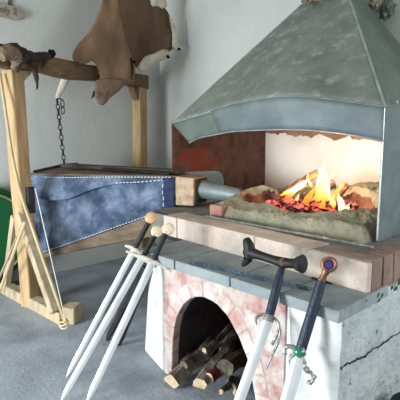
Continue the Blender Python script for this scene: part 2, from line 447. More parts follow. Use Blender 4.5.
# red bricks on the right flank
y = .298
k = 0
while y < 1.9:
    w = .105 if k else .1
    MB().box(-.10 if k else -.30, -.012 + R.uniform(-.006, .006), y, y + w, SL1 - .03, HB + R.uniform(-.012, .006), .003).build('red_brick', 'redbrick', forge, bevel=.005)
    y += w + .014; k += 1
b = MB()
for i in range(60):
    yy = R.uniform(.2, 1.9); b.blob((-.02 + R.uniform(-.01, .012), yy, SL1 - .03 + R.uniform(-.02, .02)), (.02, .03, .018), .5, 4, 1, i)
b.build('mossy_joint', 'mortar', forge)['kind'] = 'stuff'
# hearth top
b = MB()
b.grid(lambda u, v: V((-1.93 + u * 1.88, lerp(.50, .30, u) + v * (1.97 - lerp(.50, .30, u)), HB - .01 + .006 * noise.noise(V((u * 20, v * 14, 2))))), 60, 30)
b.build('hearth_top', 'ash', forge)
MB().box(-1.93, -.11, .5, 1.97, SL1 - .004, HB - .022).box(-1.9, -1.66, .46, .52, SL1, HB - .02).build('hearth_fill', 'ash', forge)

# clay fire pit on the hearth
def clay_h(x, y):
    z0 = HB - .02
    # outer footprint
    ex = max(-1.40 - x, x + .27, 0); ey = max(.68 - y, y - 1.75, 0)
    e = math.hypot(ex, ey)
    side = max(0, 1 - (e / .05) ** 1.5) if e < .05 else 0
    top = 1.035 + .03 * noise.noise(V((x * 3, y * 3, 1))) + .10 * max(0, min(1, (y - 1.25) / .4)) * max(0, min(1, (x + 1.2) / .5))
    top += .055 * math.exp(-((x + 1.36) / .13) ** 2 - ((y - 1.0) / .34) ** 2) - .02 * max(0, min(1, (-.2 - x) / .3)) * max(0, min(1, (.9 - y) / .2))
    # pit
    dd = math.hypot((x + .78) / .40, (y - 1.14) / .33)
    d2 = math.hypot((x + 1.20) / .17, (y - 1.0) / .15)
    pit = max(0, min(1, (1.12 - dd) / .3)); pit2 = max(0, min(1, (1.15 - d2) / .35))
    p = max(pit, pit2)
    z = lerp(top - .03 * max(0, min(1, (.95 - y) / .2)), .945, p)
    z += .012 * noise.noise(V((x * 16, y * 16, 5))) + .007 * noise.noise(V((x * 42, y * 42, 5)))
    return z0 + (z - z0) * side, p


nx, ny = 230, 210
b = MB(); b2 = MB()
vs = []; pv = []
for j in range(ny + 1):
    for i in range(nx + 1):
        x = -1.46 + i / nx * 1.25; y = .62 + j / ny * 1.19
        z, p = clay_h(x, y); pv.append(p + .22 * noise.noise(V((x * 9, y * 9, 2))) + .12 * noise.noise(V((x * 26, y * 26, 2))))
        vs.append(V((x + .012 * noise.noise(V((x * 13, y * 13, z * 13))), y + .012 * noise.noise(V((x * 12, z * 14, y * 9))), z)))
fr, fb = [], []
for j in range(ny):
    for i in range(nx):
        q = (j * (nx + 1) + i, j * (nx + 1) + i + 1, (j + 1) * (nx + 1) + i + 1, (j + 1) * (nx + 1) + i)
        (fb if sum(pv[k] for k in q) > 1.2 else fr).append(q)
b.add(vs, fr); b.build('clay_rim', 'clay', forge, norm=False)
b2.add(vs, fb); b2.build('fire_pit', 'burnt', forge, norm=False)

# loose things on the forge
p = P(219, 209, 2, .95)
b = MB(); c = P(219, 216, 2, HB); b.bar(c + V((-.055, 0, .043)), c + V((.06, .01, .043)), .1, .085)
tag(b.build('brick', 'pinkbrick', bevel=.008), 'small pink brick lying by the clay wall under the bellows pipe', 'brick')
p0, p1 = P(205, 216, 2, HB + .008), P(374, 247.5, 2, HB + .008)
tag(MB().tube([p0, p0.lerp(p1, .5) + V((0, .004, 0)), p1], [.010, .009, .006], 8).build('iron_bar', 'pewter'), 'long straight iron bar lying along the front of the hearth', 'iron bar')
p0, p1 = P(190, 262, 2, SL1 + .012), P(312, 289, 2, SL1 + .012)
b = MB(); nT = 90
for sgn in (0, PI):
    pts = []
    for i in range(nT + 1):
        t = i / nT; a = t * 60 + sgn; q = p0.lerp(p1, t); pts.append(q + V((0, math.cos(a), math.sin(a))) * .0055)
    b.tube(pts, .0062, 6)
tag(b.build('twisted_rod', 'ironblue'), 'bluish twisted iron rod lying on the slate ledge', 'iron rod')

# ---------------------------------------------------------------- firewood
def log(name, label, a, b_, r, kind='bark', end='cut', sect=4, rot=0.3):
    """split log: rough wedge or round section with pale cut ends"""
    a, b_ = V(a), V(b_); d = (b_ - a).normalized(); s1 = d.cross(V((0, 0, 1))).normalized(); s2 = s1.cross(d)
    if sect == 3: prof = [(rot + x, k) for x, k in ((0, 1.1), (1.3, .85), (2.5, 1.0), (3.1, .8), (4.2, 1.0), (5.2, .9))]
    elif sect == 4: prof = [(rot + i * 2 * PI / 7 + R.uniform(-.3, .3), R.uniform(.72, 1.2)) for i in range(7)]
    else: prof = [(rot + i * 2 * PI / 12, R.uniform(.92, 1.06)) for i in range(12)]
    t = thing(name, label, 'log', (a + b_) / 2, 'firewood logs in the arch'); rs = []
    for i in range(9):
        tt = i / 8; w = V((noise.noise(V((tt * 3, r * 90, 1))), noise.noise(V((tt * 3, r * 90, 4))), 0)) * .03
        rs.append([a.lerp(b_, tt) + w + (s1 * math.cos(x) + s2 * math.sin(x)) * r * k * (1 + .30 * noise.noise(V((tt * 6, x * 2, r * 50)))) * (.8 + .2 * math.sin(PI * (.2 + .6 * tt))) for x, k in prof])
    MB().rings(rs, cap=False).build('bark', kind, t, smooth=sect > 4)
    n = len(prof)
    for rr in (rs[0], rs[-1]):
        c = sum(rr, V((0, 0, 0))) / n
        MB().add(rr + [c], [(i, (i + 1) % n, n) for i in range(n)]).build('cut_end', end, t, smooth=False)
    return t


def AP(px, py, y): return P(px, py, 1, y)


log('firewood_log', 'longest grey split log, its pale end jutting past the left of the arch', AP(172, 382, -.10), AP(226, 330, .5), .052, 'split', 'cut', 4, .2)
log('firewood_log', 'thin grey split log on top at the left of the pile', AP(183, 366, .0), AP(215, 338, .55), .034, 'split', 'split', 4, .5)
log('firewood_log', 'square grey split log in the middle of the pile, end facing out', AP(200, 384, -.05), AP(240, 328, .55), .050, 'split', 'cut', 4, .1)
log('firewood_log', 'red barked log with a tan end at the middle front of the pile', AP(208, 380, .0), AP(252, 345, .6), .038, 'redbark', 'cut', 12, 0)
log('firewood_log', 'dark round log lying along the right of the pile', AP(225, 368, .12), AP(262, 345, .75), .055, 'bark', 'split', 12, 0)
log('firewood_log', 'thick dark log at the back of the arch under the others', AP(180, 360, .35), AP(235, 352, .8), .055, 'bark', 'split', 12, 0)
log('firewood_log', 'thin pale stick poking out at the bottom right of the pile', AP(222, 392, -.03), AP(231, 377, .28), .016, 'split', 'cut', 4, .4)
log('firewood_log', 'pale stub of split wood beside the sword blade at the arch', AP(238, 393, -.01), AP(226, 381, .25), .018, 'cut', 'cut', 4, .7)
log('firewood_log', 'broad dark plank of wood lowest in the pile', AP(190, 396, .03), AP(245, 384, .6), .05, 'bark', 'split', 4, .1)
log('firewood_log', 'long thin grey stick leaning highest against the right of the arch', AP(206, 352, .12), AP(236, 318, .5), .020, 'split', 'split', 4, .3)
log('firewood_log', 'short grey splinter crossing the middle logs of the pile', AP(205, 350, .0), AP(233, 336, .3), .016, 'split', 'cut', 4, .3)
log('firewood_log', 'pale knotty log stub lying in front of the left arch foot', AP(166, 378, -.08), AP(177, 388, -.03), .030, 'bark', 'cut', 4, .6)

# -------------------------------------------------------------------- hood
hood = thing('forge_hood', 'grey galvanised pyramid smoke hood above the fire', 'smoke hood', (-1.06, 1.3, HB))
HX0, HX1, HY0, HY1, HZ = -1.94, -.19, .713, 1.95, 1.62
APX = V((-1.06, 1.72, 2.79))
foldpx = [(172, 123), (186, 119), (200, 115), (225, 107), (250, 101), (280, 97), (310, 97.5), (340, 101), (365, 104.5), (385, 107)]
lowpx = [(190, 143), (200, 138), (212, 135.5), (230, 132), (250, 130.5), (278, 129.5), (310, 130), (340, 133), (365, 137), (384, 141)]


def bow(px): return HY0 - .10 * math.sin(PI * max(0, min(1, (px - 172) / 213)))


fold = catmull([P(x, y, 1, bow(x)) for x, y in foldpx], 4); low = catmull([P(x, y, 1, bow(x) + .012) for x, y in lowpx], 4)
TOP = .985
b = MB()


def hf(u, v):
    i = u * (len(fold) - 1); k = min(int(i), len(fold) - 2); p = fold[k].lerp(fold[k + 1], i - k)
    q = p.lerp(APX, v * TOP)
    # relax the bow quickly upwards so that the sheet reads as flat
    st = fold[0].lerp(fold[-1], u).lerp(APX, v * TOP); f = (1 - v) ** 2 if v < 1 else 0
    q2 = st.lerp(q, 0) + (q - st) * (.35 + .65 * f)
    return q2 + V((0, -1, .4)) * .008 * noise.noise(V((u * 4, v * 4, 2))) * math.sin(PI * u) * math.sin(PI * min(1, v + .02))


b.grid(hf, len(fold) - 1, 26).build('front_sheet', 'galv', hood, solid=.006)
FR, FL = fold[-1], fold[0]
BR, BL = V((HX1, HY1, HZ)), V((HX0, HY1, HZ))
b = MB().grid(lambda u, v: FR.lerp(BR, u).lerp(APX, v * TOP) + V((1, 0, .5)) * .010 * noise.noise(V((u * 3, v * 3, 8))) * math.sin(PI * u), 16, 20)
b.build('right_sheet', 'galv_dark', hood, solid=.006)
MB().grid(lambda u, v: BL.lerp(FL, u).lerp(APX, v * TOP), 8, 8).build('left_sheet', 'galv_dark', hood, solid=.006)
MB().grid(lambda u, v: BR.lerp(BL, u).lerp(APX, v * TOP), 8, 8).build('back_sheet', 'galv_dark', hood, solid=.006)
MB().tube([FR.lerp(APX, t / 20 * TOP) + V((.004, -.004, 0)) for t in range(21)], .008, 8).build('ridge_seam', 'galv_edge', hood)
MB().tube([FL.lerp(APX, t / 20 * TOP) + V((-.002, -.004, 0)) for t in range(21)], .006, 8).build('ridge_seam', 'galv_edge', hood)
MB().tube([p + V((0, -.006, 0)) for p in fold], .006, 6).build('fold_seam', 'galv_edge', hood)
# valance in two lapped sheets
n1 = int(len(fold) * .29)


def val(i0, i1, off):
    bb = MB()
    bb.grid(lambda u, v: fold[i0 + round(u * (i1 - i0))].lerp(low[i0 + round(u * (i1 - i0))], v) + V((0, off, 0)), i1 - i0, 6)
    return bb


val(0, n1 + 2, -.004).build('valance', 'galv_dark', hood, solid=.004)
val(n1, len(fold) - 1, -.012).build('valance', 'galv_blue', hood, solid=.004)
MB().tube([p + V((0, -.010, 0)) for p in low], .005, 6).build('valance_hem', 'galv_edge', hood)
# side and rear panels
b = MB().prism([(HX1, HY0 + .01, HB - .005), (HX1, HY1, HB - .005), (HX1, HY1, HZ), (HX1, HY0 + .01, FR.z)], (.006, 0, 0))
b.build('right_panel', 'galv_blue', hood)
MB().tube([(HX1, HY0 + .008, HB), (HX1, HY0 + .006, 1.3), (HX1, HY0 + .004, FR.z)], .006, 8).build('panel_hem', 'galv_edge', hood)
MB().lathe(P(396, 102, 0, HX1 + .006), (1, 0, 0), [(0, 0), (.012, 0), (.012, .008), (0, .010)], 10).build('bolt', 'galv_edge', hood)
LP = [(HY0, FL.z), (HY1, HZ), (HY1, .90), (1.35, .905), (1.345, 1.08), (1.33, 1.13), (1.29, 1.165), (1.22, 1.18), (HY0, 1.195)]
MB().prism([(HX0, y, z) for y, z in LP], (-.006, 0, 0)).build('left_panel', 'rust', hood, smooth=False)
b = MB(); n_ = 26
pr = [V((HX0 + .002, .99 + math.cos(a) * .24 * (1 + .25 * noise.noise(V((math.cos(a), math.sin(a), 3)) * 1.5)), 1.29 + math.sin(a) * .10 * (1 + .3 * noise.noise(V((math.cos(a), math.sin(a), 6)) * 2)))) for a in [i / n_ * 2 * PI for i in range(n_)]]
b.prism(pr, (.003, 0, 0)); b.build('glow_patch', 'red_glow', hood, smooth=False)  # soft red glow painted as a patch on the rusty panel
MB().box(HX0, HX1, HY1 + .005, HY1 + .02, HB - .01, HZ).build('rear_panel', 'rear', hood)
b = MB(); n_ = 60
top_ = [V((lerp(HX0, HX1, i / n_), HY1 + .004, HZ)) for i in range(n_ + 1)]
bot_ = [V((p.x, p.y, HZ - .10 - .10 * (i / n_) - .05 * noise.noise(V((i * .21, 3, 1))) - .03 * noise.noise(V((i * .7, 1, 1))))) for i, p in enumerate(top_)]
b.prism(top_ + bot_[::-1], (0, -.003, 0)); b.build('smoke_stain', 'stain', hood, smooth=False)
# lumpy sealing round the flue
for k, (c, r) in enumerate(((P(308, -1, 1, 1.36), (.05, .05, .045)), (P(320, -4, 1, 1.3), (.055, .05, .04)))):
    MB().blob(c, r, .5, 5, 3, k).build('flue_sealing', 'dusty', hood)
for k, (c, r, mt) in enumerate(((P(377, 2, 1, 1.86), (.05, .05, .06), 'plaque'), (P(387, 9, 1, 1.9), (.06, .05, .07), 'galv_dark'))):
    MB().blob(c, r, .6, 5, 3, k + 5).build('flue_sealing', mt, hood)
MB().lathe(APX + V((0, 0, -.22)), (0, 0, 1), [(.13, 0), (.13, .92), (.125, .92)], 20).build('flue_pipe', 'galv', hood)

# -------------------------------------------------------------------- fire
fc = V((-.82, 1.15, .955))
b = MB()
for i in range(170):
    a = R.uniform(0, 2 * PI); r = math.sqrt(R.random()) * .36
    x, y = fc.x + math.cos(a) * r, fc.y + math.sin(a) * r * .85
    b.blob((x - .04, y - .05, .985 + .05 * (1 - r / .36) + R.uniform(-.01, .02)), (R.uniform(.015, .032), R.uniform(.015, .03), R.uniform(.012, .024)), .5, 4, 1, i)
o = tag(b.build('embers', 'coal', smooth=False), 'bed of glowing red embers under the flames', 'embers'); o['kind'] = 'stuff'


def flog(label, a, c, r, mt):
    b = MB(); a, c = V(a), V(c)
    b.tube([a.lerp(c, i / 10) + V((0, 0, .012 * noise.noise(V((i * .7, r * 70, 2))))) for i in range(11)], [r * (1 + .25 * noise.noise(V((i * .9, r * 60, 0)))) for i in range(11)], 9, rough=.12)
    return tag(b.build('burning_log', mt, smooth=False), label, 'log', 'logs burning on the forge')


FB = 1.15
flog('scorched brown log sloping up into the tall flame', P(284, 194, 1, 1.2), P(318, 173, 1, 1.3), .034, 'burning')
flog('charred log leaning in the middle of the fire', P(296, 204, 1, 1.08), P(334, 183, 1, 1.3), .036, 'char')
flog('black charred stick lying along the front of the fire', P(288, 207, 1, 1.0), P(326, 212, 1, .98), .018, 'char')
flog('orange brown log on the right behind the small flame', P(330, 206, 1, 1.15), P(345, 186, 1, 1.35), .030, 'burning')
fire = thing('fire', 'bright orange and yellow flames rising from the forge', 'fire', fc)


def flame(px0, py0, px1, py1, y, w, mt, lean=0.0, wob=.02, seed=0):
    a, c = P(px0, py0, 1, y), P(px1, py1, 1, y + .02)
    pts, rad = [], []
    for i in range(15):
        t = i / 14
        q = a.lerp(c, t) + RT * (math.sin(t * 5 + seed) * wob * t + lean * t * (1 - t)) + V((0, math.cos(t * 4 + seed) * wob * t, 0))
        pts.append(q); rad.append(max(.0012, w * (math.sin(PI * min(1, t * .9 + .16)) ** 1.0) * (1 - t ** 2.2) * (1 + .25 * math.sin(t * 9 + seed * 2))))
    MB().tube(pts, rad, 12, flat=.55, ref=tuple(FW)).build('flame', mt, fire, sub=1)


flame(322, 207, 328, 157, 1.16, .052, 'flame_core', .03, .03, 1)
flame(329, 205, 318, 166, 1.20, .044, 'flame_core', -.02, .02, 2)
flame(316, 206, 334, 163, 1.12, .034, 'flame', .02, .03, 3)
flame(288, 195, 310, 176, 1.10, .032, 'flame_core', .02, .012, 4)
flame(280, 196, 300, 185, 1.14, .016, 'flame', 0, .012, 5)
flame(300, 190, 313, 168, 1.24, .018, 'flame', 0, .02, 6)
flame(342, 211, 340, 192, .98, .030, 'flame_core', 0, .01, 7)
flame(346, 212, 351, 202, .98, .016, 'flame', 0, .01, 8)
flame(334, 208, 332, 192, 1.02, .018, 'flame', .01, .015, 9)
flame(310, 210, 316, 188, 1.02, .020, 'flame_low', .0, .02, 10)
flame(302, 206, 312, 190, 1.06, .018, 'flame_low', .01, .02, 11)
flame(320, 212, 324, 192, 1.0, .020, 'flame_low', -.01, .02, 12)
flame(294, 203, 302, 192, 1.04, .014, 'flame', 0, .01, 13)
flame(312, 190, 308, 172, 1.22, .014, 'flame', .01, .02, 14)

flame(326, 208, 321, 160, 1.10, .030, 'flame', .02, .035, 15)
flame(306, 205, 318, 180, 1.0, .030, 'flame_low', .0, .02, 16)
flame(330, 210, 337, 183, 1.04, .028, 'flame_low', .0, .02, 17)
flame(285, 200, 296, 186, 1.02, .020, 'flame_low', .0, .02, 18)
# ----------------------------------------------------------------- bellows
bel = thing('bellows', 'large denim covered forge bellows slung in the wooden frame', 'bellows', (-2.6, .6, .4))
AX = V((.94, .34, 0)).normalized(); SD = V((.34, -.94, 0)).normalized()   # towards the nose, towards the viewer
NB = V((-1.99, .875, 0))          # middle of the denim's nose end
LEN = 1.45; WB, WN = .33, .135     # half widths


def bw(u):  # u 0 nose, 1 back
    return WN + (WB - WN) * min(1, max(0, u * 1.15)) ** .85


def zt(u): return lerp(1.15, 1.18, u)
def zb(u): return lerp(.90, .375, u)
def backshift(v, u): return AX * (.10 * v * u)   # the lower board swings towards the nose


def path(t):
    """round the outside of the bag: near side, back, far side (t 0..1) -> u, side"""
    if t < .42: return t / .42, 1.0
    if t < .58: return 1.0, 1 - 2 * (t - .42) / .16
    return 1 - (t - .58) / .42, -1.0


def skin(t, v):
    u, s = path(t)
    p = NB - AX * (LEN * u) + SD * (bw(u) * s) + backshift(v, u)
    ztop, zbot = zt(u) - .045 * max(0, s) * u, zb(u)
    nrm = SD * s if abs(s) > .99 else (-AX * (1 - abs(s)) + SD * s).normalized()
    ends = math.sin(PI * min(1, max(0, v)))
    amp = .25 + .75 * min(1, u * 1.2)
    hgt = ztop - zbot
    lip = (lerp(.02, .30, min(1, u * 1.5)) + .035 * math.sin(u * 10 + .6)) * hgt     # how far the slack upper roll sags
    a_, b_ = .36, .50
    if v < a_:
        x = v / a_; dz = lip * (x ** .8); k = .105 * amp * math.sin(PI * .5 * x) ** .7
        k += .020 * amp * x * math.sin(u * 24 + 3 * x) + .020 * amp * x * noise.noise(V((u * 12, v * 5, 3)))
    elif v < b_:
        x = (v - a_) / (b_ - a_); dz = lip * (1 - .22 * math.sin(PI * x * .5)) ; k = lerp(.105, .004, x ** .7) * amp + .012 * amp * (1 - x) * math.sin(u * 24 + 3)
    else:
        x = (v - b_) / (1 - b_); dz = lerp(lip * .78, hgt, x); q = math.sin(PI * min(1, max(0, x)))
        k = (.004 + .05 * max(0, q) ** .8) * amp
        k += .034 * amp * q * math.sin(u * 15 - x * 5 + 2.2 * noise.noise(V((u * 3, x * 2, 4)))) + .036 * amp * q * noise.noise(V((u * 9, x * 4, 1))) + .010 * q * noise.noise(V((u * 24 - x * 8, x * 8, 6)))
    return V((p.x, p.y, ztop - dz)) + nrm * k


MB().grid(skin, 170, 90).build('denim_skin', 'denim', bel, solid=.006)
# stitched rows
def stitches(fn, u0, u1, n, name='stitching'):
    bb = MB()
    for i in range(n):
        ta, tb = lerp(u0, u1, (i + .15) / n), lerp(u0, u1, (i + .75) / n)
        bb.tube([fn(ta), fn(tb)], .0042, 5)
    bb.build(name, 'thread', bel)


OUTN = SD * .006
stitches(lambda u: skin(u * .42, .985) + OUTN, .02, .99, 46)
stitches(lambda u: skin(u * .42, .02) + OUTN + V((0, 0, .004)), .02, .86, 40)
stitches(lambda u: skin(u * .42, .30) + OUTN, .03, .36, 14)
# strap round the nose end
MB().grid(lambda u, v: skin(u * .028, v) + SD * .008, 6, 40).build('nose_band', 'denim_dark', bel, solid=.004)
stitches(lambda t: skin(.028 * 1.04, t) + OUTN * 1.6, .05, .95, 9, 'stitching')
# boards
def outline(k, n=12):
    near = [NB - AX * (LEN * i / n) + SD * (bw(i / n) + k) for i in range(n + 1)]
    far = [NB - AX * (LEN * i / n) - SD * (bw(i / n) + k) for i in range(n, -1, -1)]
    return near, far


near, far = outline(.0)
tz = lambda i: zt(min(i, 12) / 12)
b = MB(); q = near + far; zz = [zt(i / 12) for i in range(13)] + [zt(i / 12) for i in range(12, -1, -1)]
zz = [h - .045 * (1 if i < 13 else 0) * min(i, 25 - i) / 12 for i, h in enumerate(zz)]
n = len(q); b.add([x + V((0, 0, h - .02)) for x, h in zip(q, zz)] + [x + V((0, 0, h + .012)) for x, h in zip(q, zz)],
                  [tuple(range(n)), tuple(range(n, 2 * n))] + [(i, (i + 1) % n, n + (i + 1) % n, n + i) for i in range(n)])
b.build('top_board', 'board', bel, bevel=.004)
b = MB(); near, far = outline(.012); q = near + far
th = [lerp(.24, .035, (i / 12) ** .7) for i in range(13)]; th += th[::-1]
zz = [zb(i / 12) for i in range(13)]; zz += zz[::-1]; uu = [i / 12 for i in range(13)]; uu += uu[::-1]
b.add([x + backshift(1, u) + V((0, 0, h - t)) for x, h, t, u in zip(q, zz, th, uu)] + [x + backshift(1, u) + V((0, 0, h - .002)) for x, h, u in zip(q, zz, uu)],
      [tuple(range(n)), tuple(range(n, 2 * n))] + [(i, (i + 1) % n, n + (i + 1) % n, n + i) for i in range(n)])
b.build('bottom_board', 'board', bel, bevel=.004)
# iron straps on the top board, meeting under the chain
back = NB - AX * (LEN - .12); ring = V((back.x, back.y, zt(1) + .03))
for s_ in (1, -1):
    e = NB - AX * (LEN - .02) + SD * (bw(1) * .92 * s_)
    MB().tube([ring, V((e.x, e.y, zt(1) + .02 - .04 * max(0, s_)))], .013, 8).build('iron_strap', 'iron', bel)
    e = NB - AX * .06 + SD * (bw(0) * .9 * s_)
    MB().tube([ring, V((e.x, e.y, zt(0) + .03))], .013, 8).build('iron_strap', 'iron', bel)
MB().bar(V((ring.x, ring.y, zt(1) + .028)), V((NB.x, NB.y, 1.19)), .12, .03).build('rib', 'darkboard', bel, bevel=.004)
# nose block and pipe
b = MB(); e0, e1 = NB - AX * .005, NB + AX * .17
for_q = lambda c, z: [c + SD * .14 + V((0, 0, z)), c - SD * .14 + V((0, 0, z))]
b.hexa([e0 + SD * .142 + V((0, 0, .915)), e1 + SD * .13 + V((0, 0, .918)), e1 - SD * .13 + V((0, 0, .918)), e0 - SD * .142 + V((0, 0, .915)),
        e0 + SD * .142 + V((0, 0, 1.16)), e1 + SD * .13 + V((0, 0, 1.15)), e1 - SD * .13 + V((0, 0, 1.15)), e0 - SD * .142 + V((0, 0, 1.16))])
b.build('nose_block', 'end', bel, bevel=.014, seg=3)
MB().hexa([e1 + SD * .12 + V((0, 0, .93)), e1 + AX * .012 + SD * .11 + V((0, 0, .935)), e1 + AX * .012 - SD * .11 + V((0, 0, .935)), e1 - SD * .12 + V((0, 0, .93)),
           e1 + SD * .12 + V((0, 0, 1.14)), e1 + AX * .012 + SD * .11 + V((0, 0, 1.13)), e1 + AX * .012 - SD * .11 + V((0, 0, 1.13)), e1 - SD * .12 + V((0, 0, 1.14))]).build('end_shade', 'darkboard', bel, bevel=.004)  # dark sheet standing in for shade on the block's end face
pa = e1 + V((0, 0, 1.045)); pb = P(243, 196, 1, 1.05)
ax = (pb - pa)
MB().lathe(pa - ax.normalized() * .02, ax, [(.0, 0), (.082, 0), (.082, .05), (.076, .06), (.056, ax.length), (.042, ax.length), (.042, ax.length - .05), (0, ax.length - .05)], 28).build('pipe', 'pipe', bel)
MB().lathe(pa - ax.normalized() * .004, ax, [(.07, 0), (.092, 0), (.092, .018), (.07, .018)], 28).build('collar', 'iron_rough', bel)

# ------------------------------------------------------------ wooden frame
fr_ = thing('timber_trestle', 'rough pine frame of two posts and a beam carrying the bellows', 'wooden frame', (-3.2, .6, 0))
PA, PB = V((-2.93, -.165, 0)), V((-3.53, 1.565, 0))
BD = (PB - PA).normalized(); BN = V((-BD.y, BD.x, 0)) * -1      # towards the viewer
if BN.x < 0: BN = -BN


def post(c, z0, z1, w, dpt, mt, lean=0.0):
    q = [c - BD * w / 2 + BN * dpt / 2, c + BD * w / 2 + BN * dpt / 2, c + BD * w / 2 - BN * dpt / 2, c - BD * w / 2 - BN * dpt / 2]
    b = MB(); nseg = 8; rs = [[x + V((0, 0, lerp(z0, z1, i / nseg))) + BD * .006 * math.sin(i) + RT * (lean * (1 - i / nseg)) for x in q] for i in range(nseg + 1)]
    return b.rings(rs).build('post', mt, fr_, bevel=.012, smooth=True)


post(PA, .0, 2.03, .13, .12, 'pine', .05); post(PB, 0, 2.06, .15, .12, 'pine')
b = MB(); a, c = PA - BD * .22 + V((0, 0, 2.11)), PB + BD * .12 + V((0, 0, 2.135))
pts = [a.lerp(c, i / 12) + V((0, 0, .012 * math.sin(i * .9))) for i in range(13)]
rs = []
for i, p in enumerate(pts):
    h = .078 + .006 * math.sin(i * 1.7)
    rs.append([p + BN * .065 + V((0, 0, -h)), p + BN * .065 + V((0, 0, h)), p - BN * .065 + V((0, 0, h)), p - BN * .065 + V((0, 0, -h))])
b.rings(rs).build('beam', 'beam', fr_, bevel=.015)
g0 = PA + BD * .065
MB().prism([g0 + V((0, 0, 1.93)) - BN * .04, g0 + V((0, 0, 2.035)) - BN * .04, g0 + BD * .12 + V((0, 0, 2.035)) - BN * .04], BN * .08).build('gusset', 'pine_grey', fr_, bevel=.004)
g0 = PB - BD * .075
MB().prism([g0 + V((0, 0, 1.90)) - BN * .04, g0 + V((0, 0, 2.05)) - BN * .04, g0 - BD * .10 + V((0, 0, 2.05)) - BN * .04], BN * .08).build('gusset', 'beam', fr_, bevel=.004)
f0, f1 = V((-3.43, -.16, .05)), V((-2.33, -.10, .05))
MB().bar(f0, f1, .10, .10).build('foot', 'pine_grey', fr_, bevel=.008)
MB().bar(f1 + V((-.06, .03, .02)), f1 + V((.04, .10, .02)), .15, .14, (0, 0, 1)).build('foot_block', 'pine_grey', fr_, bevel=.01)
MB().bar(PB + V((-.1, .02, .05)), PB + V((.7, .1, .05)), .10, .10).build('foot', 'pine_grey', fr_, bevel=.008)
MB().bar(V((-2.88, -.19, .84)), V((-2.38, -.16, .10)), .075, .06, (0, 1, 0)).build('brace', 'pine_grey', fr_, bevel=.006)
MB().bar(V((-2.98, -.19, .80)), V((-3.36, -.16, .10)), .07, .06, (0, 1, 0)).build('brace', 'pine_grey', fr_, bevel=.006)
bc = P(29, 200, 1, -.24)
MB().box(bc.x - .045, bc.x + .005, -.25, -.19, bc.z - .11, bc.z + .1).build('iron_bracket', 'iron', fr_, bevel=.008)

# laths and cord by the left post
pl = [P(x, y, 1, yy) for x, y, yy in ((0, 74, -.27), (6, 115, -.28), (13, 160, -.28), (22, 197, -.28), (30, 221, -.27), (40, 250, -.26), (52, 284, -.24), (65, 321, -.21))]
pl = [PA * 0 + p for p in pl]
b = MB(); pp = catmull(pl, 6); b.tube(pp, .017, 6, flat=.7); tag(b.build('lath', 'lath'), 'long bowed light lath standing in front of the left post', 'lath')
p0, p1 = P(25, 222, 1, -.30), P(0, 290, 1, -.34)
p1b = p0 + (p1 - p0) * 1.08
p1b.z = max(p1b.z, .012)
t1 = tag(MB().tube([p0, p1b], .012, 6, flat=.7).build('lath', 'lath'), 'short straight lath slanting left in front of the green tub', 'lath')
p0, p1 = P(22, 226, 1, -.27), P(-6, 290, 1, -.31)
b = MB().tube([p0, p0 + (p1 - p0) * 1.05], .010, 6, flat=.7)
tag(b.build('lath', 'pine_grey'), 'thinner grey lath behind the slanting light lath at left', 'lath')
p0, p1 = P(35, 188, 1, -.27), P(66, 323, 1, -.21)
tag(MB().tube([p0, p0.lerp(p1, .5), p1], .0035, 6).build('cord', 'cord'), 'thin pale cord stretched from the iron bracket to the frame foot', 'cord')
bp = P(66, 323, 1, -.20); b = MB()
for k in range(3):
    b.tube([bp + V((math.cos(a) * .04 - .005, -.005 + math.sin(a) * .03 - .01, -.02 + k * .022 + .008 * math.sin(a * 2 + k))) for a in [i / 16 * 2 * PI for i in range(16)]], .006, 6, closed=True)
b.build('rope_lashing', 'lath', fr_)

# lever and chain
p0 = V((-3.12, .30, 1.87)); pt = PN(57, 98, PA - BN * .12, BN); pu = PN(73, 63, PA - BN * .12, BN)
b = MB(); b.tube([pt, pt.lerp(pu, .25), pt.lerp(pu, .6), pu], [.020, .034, .042, .044], 10, flat=.7)
tag(b.build('lever', 'hide_white'), 'pale tapered lever hanging behind the beam above the chain', 'lever')
ch = thing('chain', 'dark iron chain hanging from the pale lever to the bellows', 'chain', ring)
top = pt + V((0, 0, -.01)); bot = ring
nl = 13; Lc = (top - bot).length / nl
for i in range(nl):
    c = top.lerp(bot, (i + .5) / nl); dv = (bot - top).normalized(); sd = (RT if i % 2 else V((FW.x, FW.y, 0)).normalized())
    pts = [c + dv * (math.cos(a) * Lc * .60) + sd * (math.sin(a) * .017) for a in [k / 14 * 2 * PI for k in range(14)]]
    MB().tube(pts, .0055, 6, closed=True, ref=tuple(sd.cross(dv))).build('link', 'iron', ch)
for i in range(2):
    c = top + RT * .05 + V((0, 0, -.045 - .06 * i)); pts = [c + V((0, 0, math.cos(a) * .038)) + RT * (math.sin(a) * .016) for a in [k / 14 * 2 * PI for k in range(14)]]
    MB().tube(pts, .0055, 6, closed=True, ref=tuple(FW)).build('link', 'iron', ch)
MB().tube([top, top + RT * .03 + V((0, 0, .005)), top + RT * .05 + V((0, 0, -.012))], .006, 6).build('hook', 'iron', ch)

# -------------------------------------------------------------------- hide
HP = CAM + ray(80, 60) * 4.25
_q = CAM + ray(180, 60) * 5.2; HD = (V((_q.x, _q.y, 0)) - V((HP.x, HP.y, 0))).normalized(); HN = V((HD.y, -HD.x, 0))
BDs, BNs = BD, BN; BD, BN = HD, HN
hide = thing('animal_hide', 'brown deer hide with a white belly draped over the frame beam', 'hide', PN(130, 60, HP, BN))


def inside(p, poly):
    c = False; n = len(poly)
    for i in range(n):
        a, b_ = poly[i], poly[i - 1]
        if (a[1] > p[1]) != (b_[1] > p[1]) and p[0] < (b_[0] - a[0]) * (p[1] - a[1]) / (b_[1] - a[1]) + a[0]: c = not c
    return c


